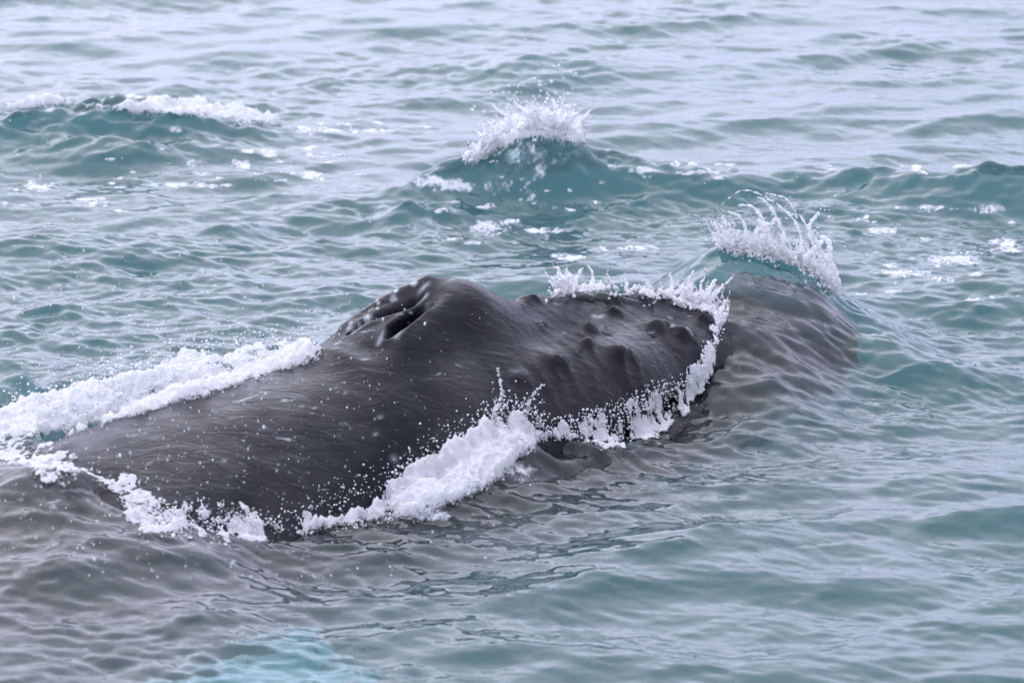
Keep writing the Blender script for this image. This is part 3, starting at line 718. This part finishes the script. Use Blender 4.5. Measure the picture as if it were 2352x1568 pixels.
TH = [([(1905, 640), (1900, 600), (1880, 560), (1860, 520), (1840, 490)], .012, .005), ([(1868, 560), (1862, 520), (1868, 500), (1880, 490)], .010, .006),
      ([(1800, 590), (1795, 540), (1780, 500), (1755, 465), (1735, 452)], .011, .004), ([(1840, 590), (1838, 540), (1815, 495), (1790, 470), (1765, 455)], .009, .004),
      ([(1780, 590), (1770, 540), (1745, 490), (1722, 470), (1700, 470)], .010, .004), ([(1700, 570), (1715, 530), (1700, 500), (1670, 490)], .009, .004),
      ([(1830, 500), (1810, 462), (1785, 450), (1760, 452)], .005, .0035), ([(1760, 452), (1720, 440), (1690, 450), (1665, 470)], .004, .003),
      ([(1720, 575), (1725, 550), (1750, 520), (1775, 510), (1790, 490)], .010, .007), ([(1895, 620), (1905, 570), (1890, 545)], .016, .008), ([(1925, 675), (1920, 640), (1905, 600)], .014, .008),
      ([(1660, 560), (1690, 545), (1730, 545), (1770, 560)], .011, .010), ([(1750, 560), (1760, 530), (1742, 510)], .012, .007), ([(1850, 600), (1870, 570), (1885, 550)], .016, .010)]
tp = [thread(*x) for x in TH]
p6, a, b = patch([(1700, 575), (1740, 545), (1800, 550), (1860, 560), (1900, 575), (1905, 620), (1840, 600), (1770, 590)], 1500, -.2, 2, 3)
P = np.concatenate([p, lp]+[x[0] for x in tp]); R = np.concatenate([r, lr]+[x[1] for x in tp])
blob_mesh('bow_splash', P, R, .0036, M_CLEAR, 'crown of looping water threads thrown up from the bow wave ahead of the snout', 'splash')
n = 160; q = np.stack([rng.normal(1790, 70, n), rng.normal(520, 45, n)], -1); d = cF[None]+np.array([[1.0, 0, 0]])*((q[:, 0]-SX/2)/PXF)[:, None]+cU[None]*((SY/2-q[:, 1])/PXF)[:, None]
p = CAM+d*((BOWY+rng.normal(0, .15, n)-CAM[1])/d[:, 1])[:, None]
drops_mesh('bow_spray', p, radii(n, .0025, .007), M_FOAM, 'beads of water scattered round the crown of threads above the bow wave', 'spray')
# 6. breaking crest in the background
p, a, b = patch([(1075, 375), (1130, 328), (1200, 292), (1260, 270), (1325, 275), (1332, 325), (1290, 322), (1230, 314), (1180, 322), (1120, 352)], 3600, .2, 2.2, 7); p[:, 2] += np.abs(rng.normal(0, .04, len(p)))
foam_sheet('crest_foam', [(1065, 380), (1130, 325), (1200, 290), (1260, 280), (1330, 285), (1336, 335), (1290, 322), (1230, 318), (1180, 326), (1120, 356)], .009, .09, M_SHEET, 'solid white cap of the peaked breaking wave behind the whale', 'foam', .85, 1.2, 1.6, 5.0, 2)
bs = band([(1090, 365), (1160, 325), (1230, 300), (1320, 300)], 8, 60); dr = np.stack([rng.normal(.1, .5, len(bs)), rng.normal(0, .2, len(bs)), np.ones(len(bs))], -1); lp, lr = ligaments(bs, dr, .24, .014, 18, 1.0)
P = np.concatenate([p, lp]); blob_mesh('breaking_crest', P, np.concatenate([radii(len(p), .004, .012), lr]), .0058, M_FOAM, 'white breaking crest on the peaked wave behind the whale', 'breaker')
p = band([(1090, 360), (1160, 310), (1230, 270), (1310, 250)], 60, 160); p[:, 2] += np.abs(rng.normal(.05, .1, len(p))); drops_mesh('crest_spray', p, radii(len(p), .004, .012), M_FOAM, 'white drops flying off the breaking crest', 'spray')
# 7. foam on the far left crest
foam_sheet('wave_foam', strip([(10, 252), (60, 244), (130, 236), (220, 244), (300, 250), (380, 248), (470, 252), (560, 272), (640, 288)], [5, 7, 6, 8, 14, 18, 18, 12, 6]), .010, .06, M_SHEET, 'puffs of white foam on the low rounded wave beyond the blowholes', 'foam', .40, 1.2, 1.3, 17.0, 1)
# 8. bubbly clear water at the rear waterline
foam_sheet('bubbly_wash', strip([(285, 1150), (340, 1185), (420, 1195), (520, 1205), (640, 1210), (720, 1205)], [26, 40, 44, 40, 30, 16]), .006, .009, M_LACE, 'glassy bubbling water lapping the back at the rear waterline', 'foam', .22, 1.4, 2.0, 11.0, 2, 1.0)
foam_sheet('skin_wash', strip([(-30, 1020), (40, 1035), (110, 1062), (200, 1095), (290, 1125), (340, 1160)], [30, 40, 46, 44, 36, 20]), .007, .010, M_LACE, 'thin white wash of water running off the submerged back', 'foam', .24, 1.0, 2.2, 13.0, 2, .7)
p = band([(285, 1150), (340, 1185), (420, 1195), (520, 1205), (640, 1210)], [22, 34, 34, 30, 20], 900, .3, 2.6, 31); p[:, 2] += np.abs(rng.normal(0, .02, len(p)))
drops_mesh('wash_froth', p, radii(len(p), .002, .007), M_CLEAR, 'small bubbles and beads over the rear waterline', 'foam')
# 9. trickles down the cheek
tp = []
for ln, w_ in (([(1143, 845), (1150, 880), (1152, 910), (1140, 935), (1128, 965)], .0065), ([(1250, 880), (1230, 900), (1215, 925), (1210, 950)], .005)):
    ln = np.asarray(ln, float); t = np.sort(rng.uniform(0, len(ln)-1, 170)); q = spline(np.arange(len(ln)), ln, t); h_ = hit(q[:, 0]+rng.normal(0, 2.0, 170), q[:, 1]+rng.normal(0, 2, 170), lookup_whale); tp.append((h_+np.array([0, -.001, -.001]), np.full(170, w_)*rng.uniform(.5, 1.1, 170)))
blob_mesh('cheek_trickles', np.concatenate([x[0] for x in tp]), np.concatenate([x[1] for x in tp]), .004, M_SPLASH, 'white trickles of water running down the cheek behind the mouth', 'water')
# 10. fine drops falling from the blow
n = 5200; px = rng.uniform(0, 1, n)**1.25*1500-40; py = rng.uniform(60, 1330, n); k = rng.random(n) < np.exp(-((px-420)/480)**2-((py-930)/430)**2)*.95+.10*(px < 900)
px, py = px[k], py[k]; p = hit(px, py); tocam = CAM-p; tocam /= np.linalg.norm(tocam, axis=1, keepdims=True)
p = p+tocam*rng.uniform(.05, 2.2, len(p))[:, None]
rd = radii(len(p), .0009, .0036); big = rng.random(len(p)) < .04; rd[big] *= 1.9
drops_mesh('falling_spray', p, rd, M_FOAM, 'fine white drops from the blow raining over the back and the water behind', 'spray', 1.7)

# 11. flat foam floating on the sea
FO = [(95, 430, 55, 16), (390, 425, 80, 10), (225, 470, 60, 12), (400, 298, 30, 12), (1120, 525, 60, 26), (760, 298, 70, 12), (450, 375, 30, 16), (560, 380, 40, 20), (620, 350, 40, 16), (700, 400, 60, 12), (1140, 430, 50, 24),
      (1240, 380, 26, 40), (1040, 430, 90, 16), (1480, 390, 60, 12), (1600, 395, 60, 8), (2110, 480, 50, 16), (2030, 530, 70, 12), (2200, 595, 90, 22), (2310, 560, 60, 20), (2080, 628, 90, 16), (2160, 640, 60, 10), (2260, 480, 60, 14),
      (1300, 590, 60, 14), (1440, 570, 120, 10), (1000, 420, 80, 20), (1250, 530, 80, 12), (870, 300, 60, 8), (330, 250, 60, 20), (460, 250, 60, 20), (120, 1060, 130, 30), (60, 240, 60, 8), (250, 1075, 60, 16), (1180, 1090, 70, 40), (950, 1180, 120, 20)]
_r = np.random.default_rng(5)
for (x0, x1, y0, y1, n_) in ((250, 820, 320, 430, 34), (1000, 1420, 395, 560, 30), (1960, 2352, 460, 690, 34), (0, 300, 400, 500, 10), (1400, 1700, 370, 420, 12), (600, 1000, 280, 310, 10), (1900, 2352, 380, 400, 10), (1120, 1330, 330, 420, 16)):
    for _ in range(n_): FO.append((_r.uniform(x0, x1), _r.uniform(y0, y1), _r.uniform(8, 38), _r.uniform(4, 9)))
pv = project(V0); fo = np.zeros(len(Vw)); m = np.zeros(len(V0))
vis = (V0[:, 1] > -10) & (V0[:, 1] < 14) & (np.abs(V0[:, 0]) < 6)
for cx, cy_, rx, ry in FO:
    e = ((pv[vis, 0]-cx)/rx)**2+((pv[vis, 1]-cy_)/ry)**2; m[vis] = np.maximum(m[vis], np.exp(-e*.8))
fo[:len(V0)] = m*.8
sea.data.attributes['foam'].data.foreach_set('value', fo.astype(np.float32))
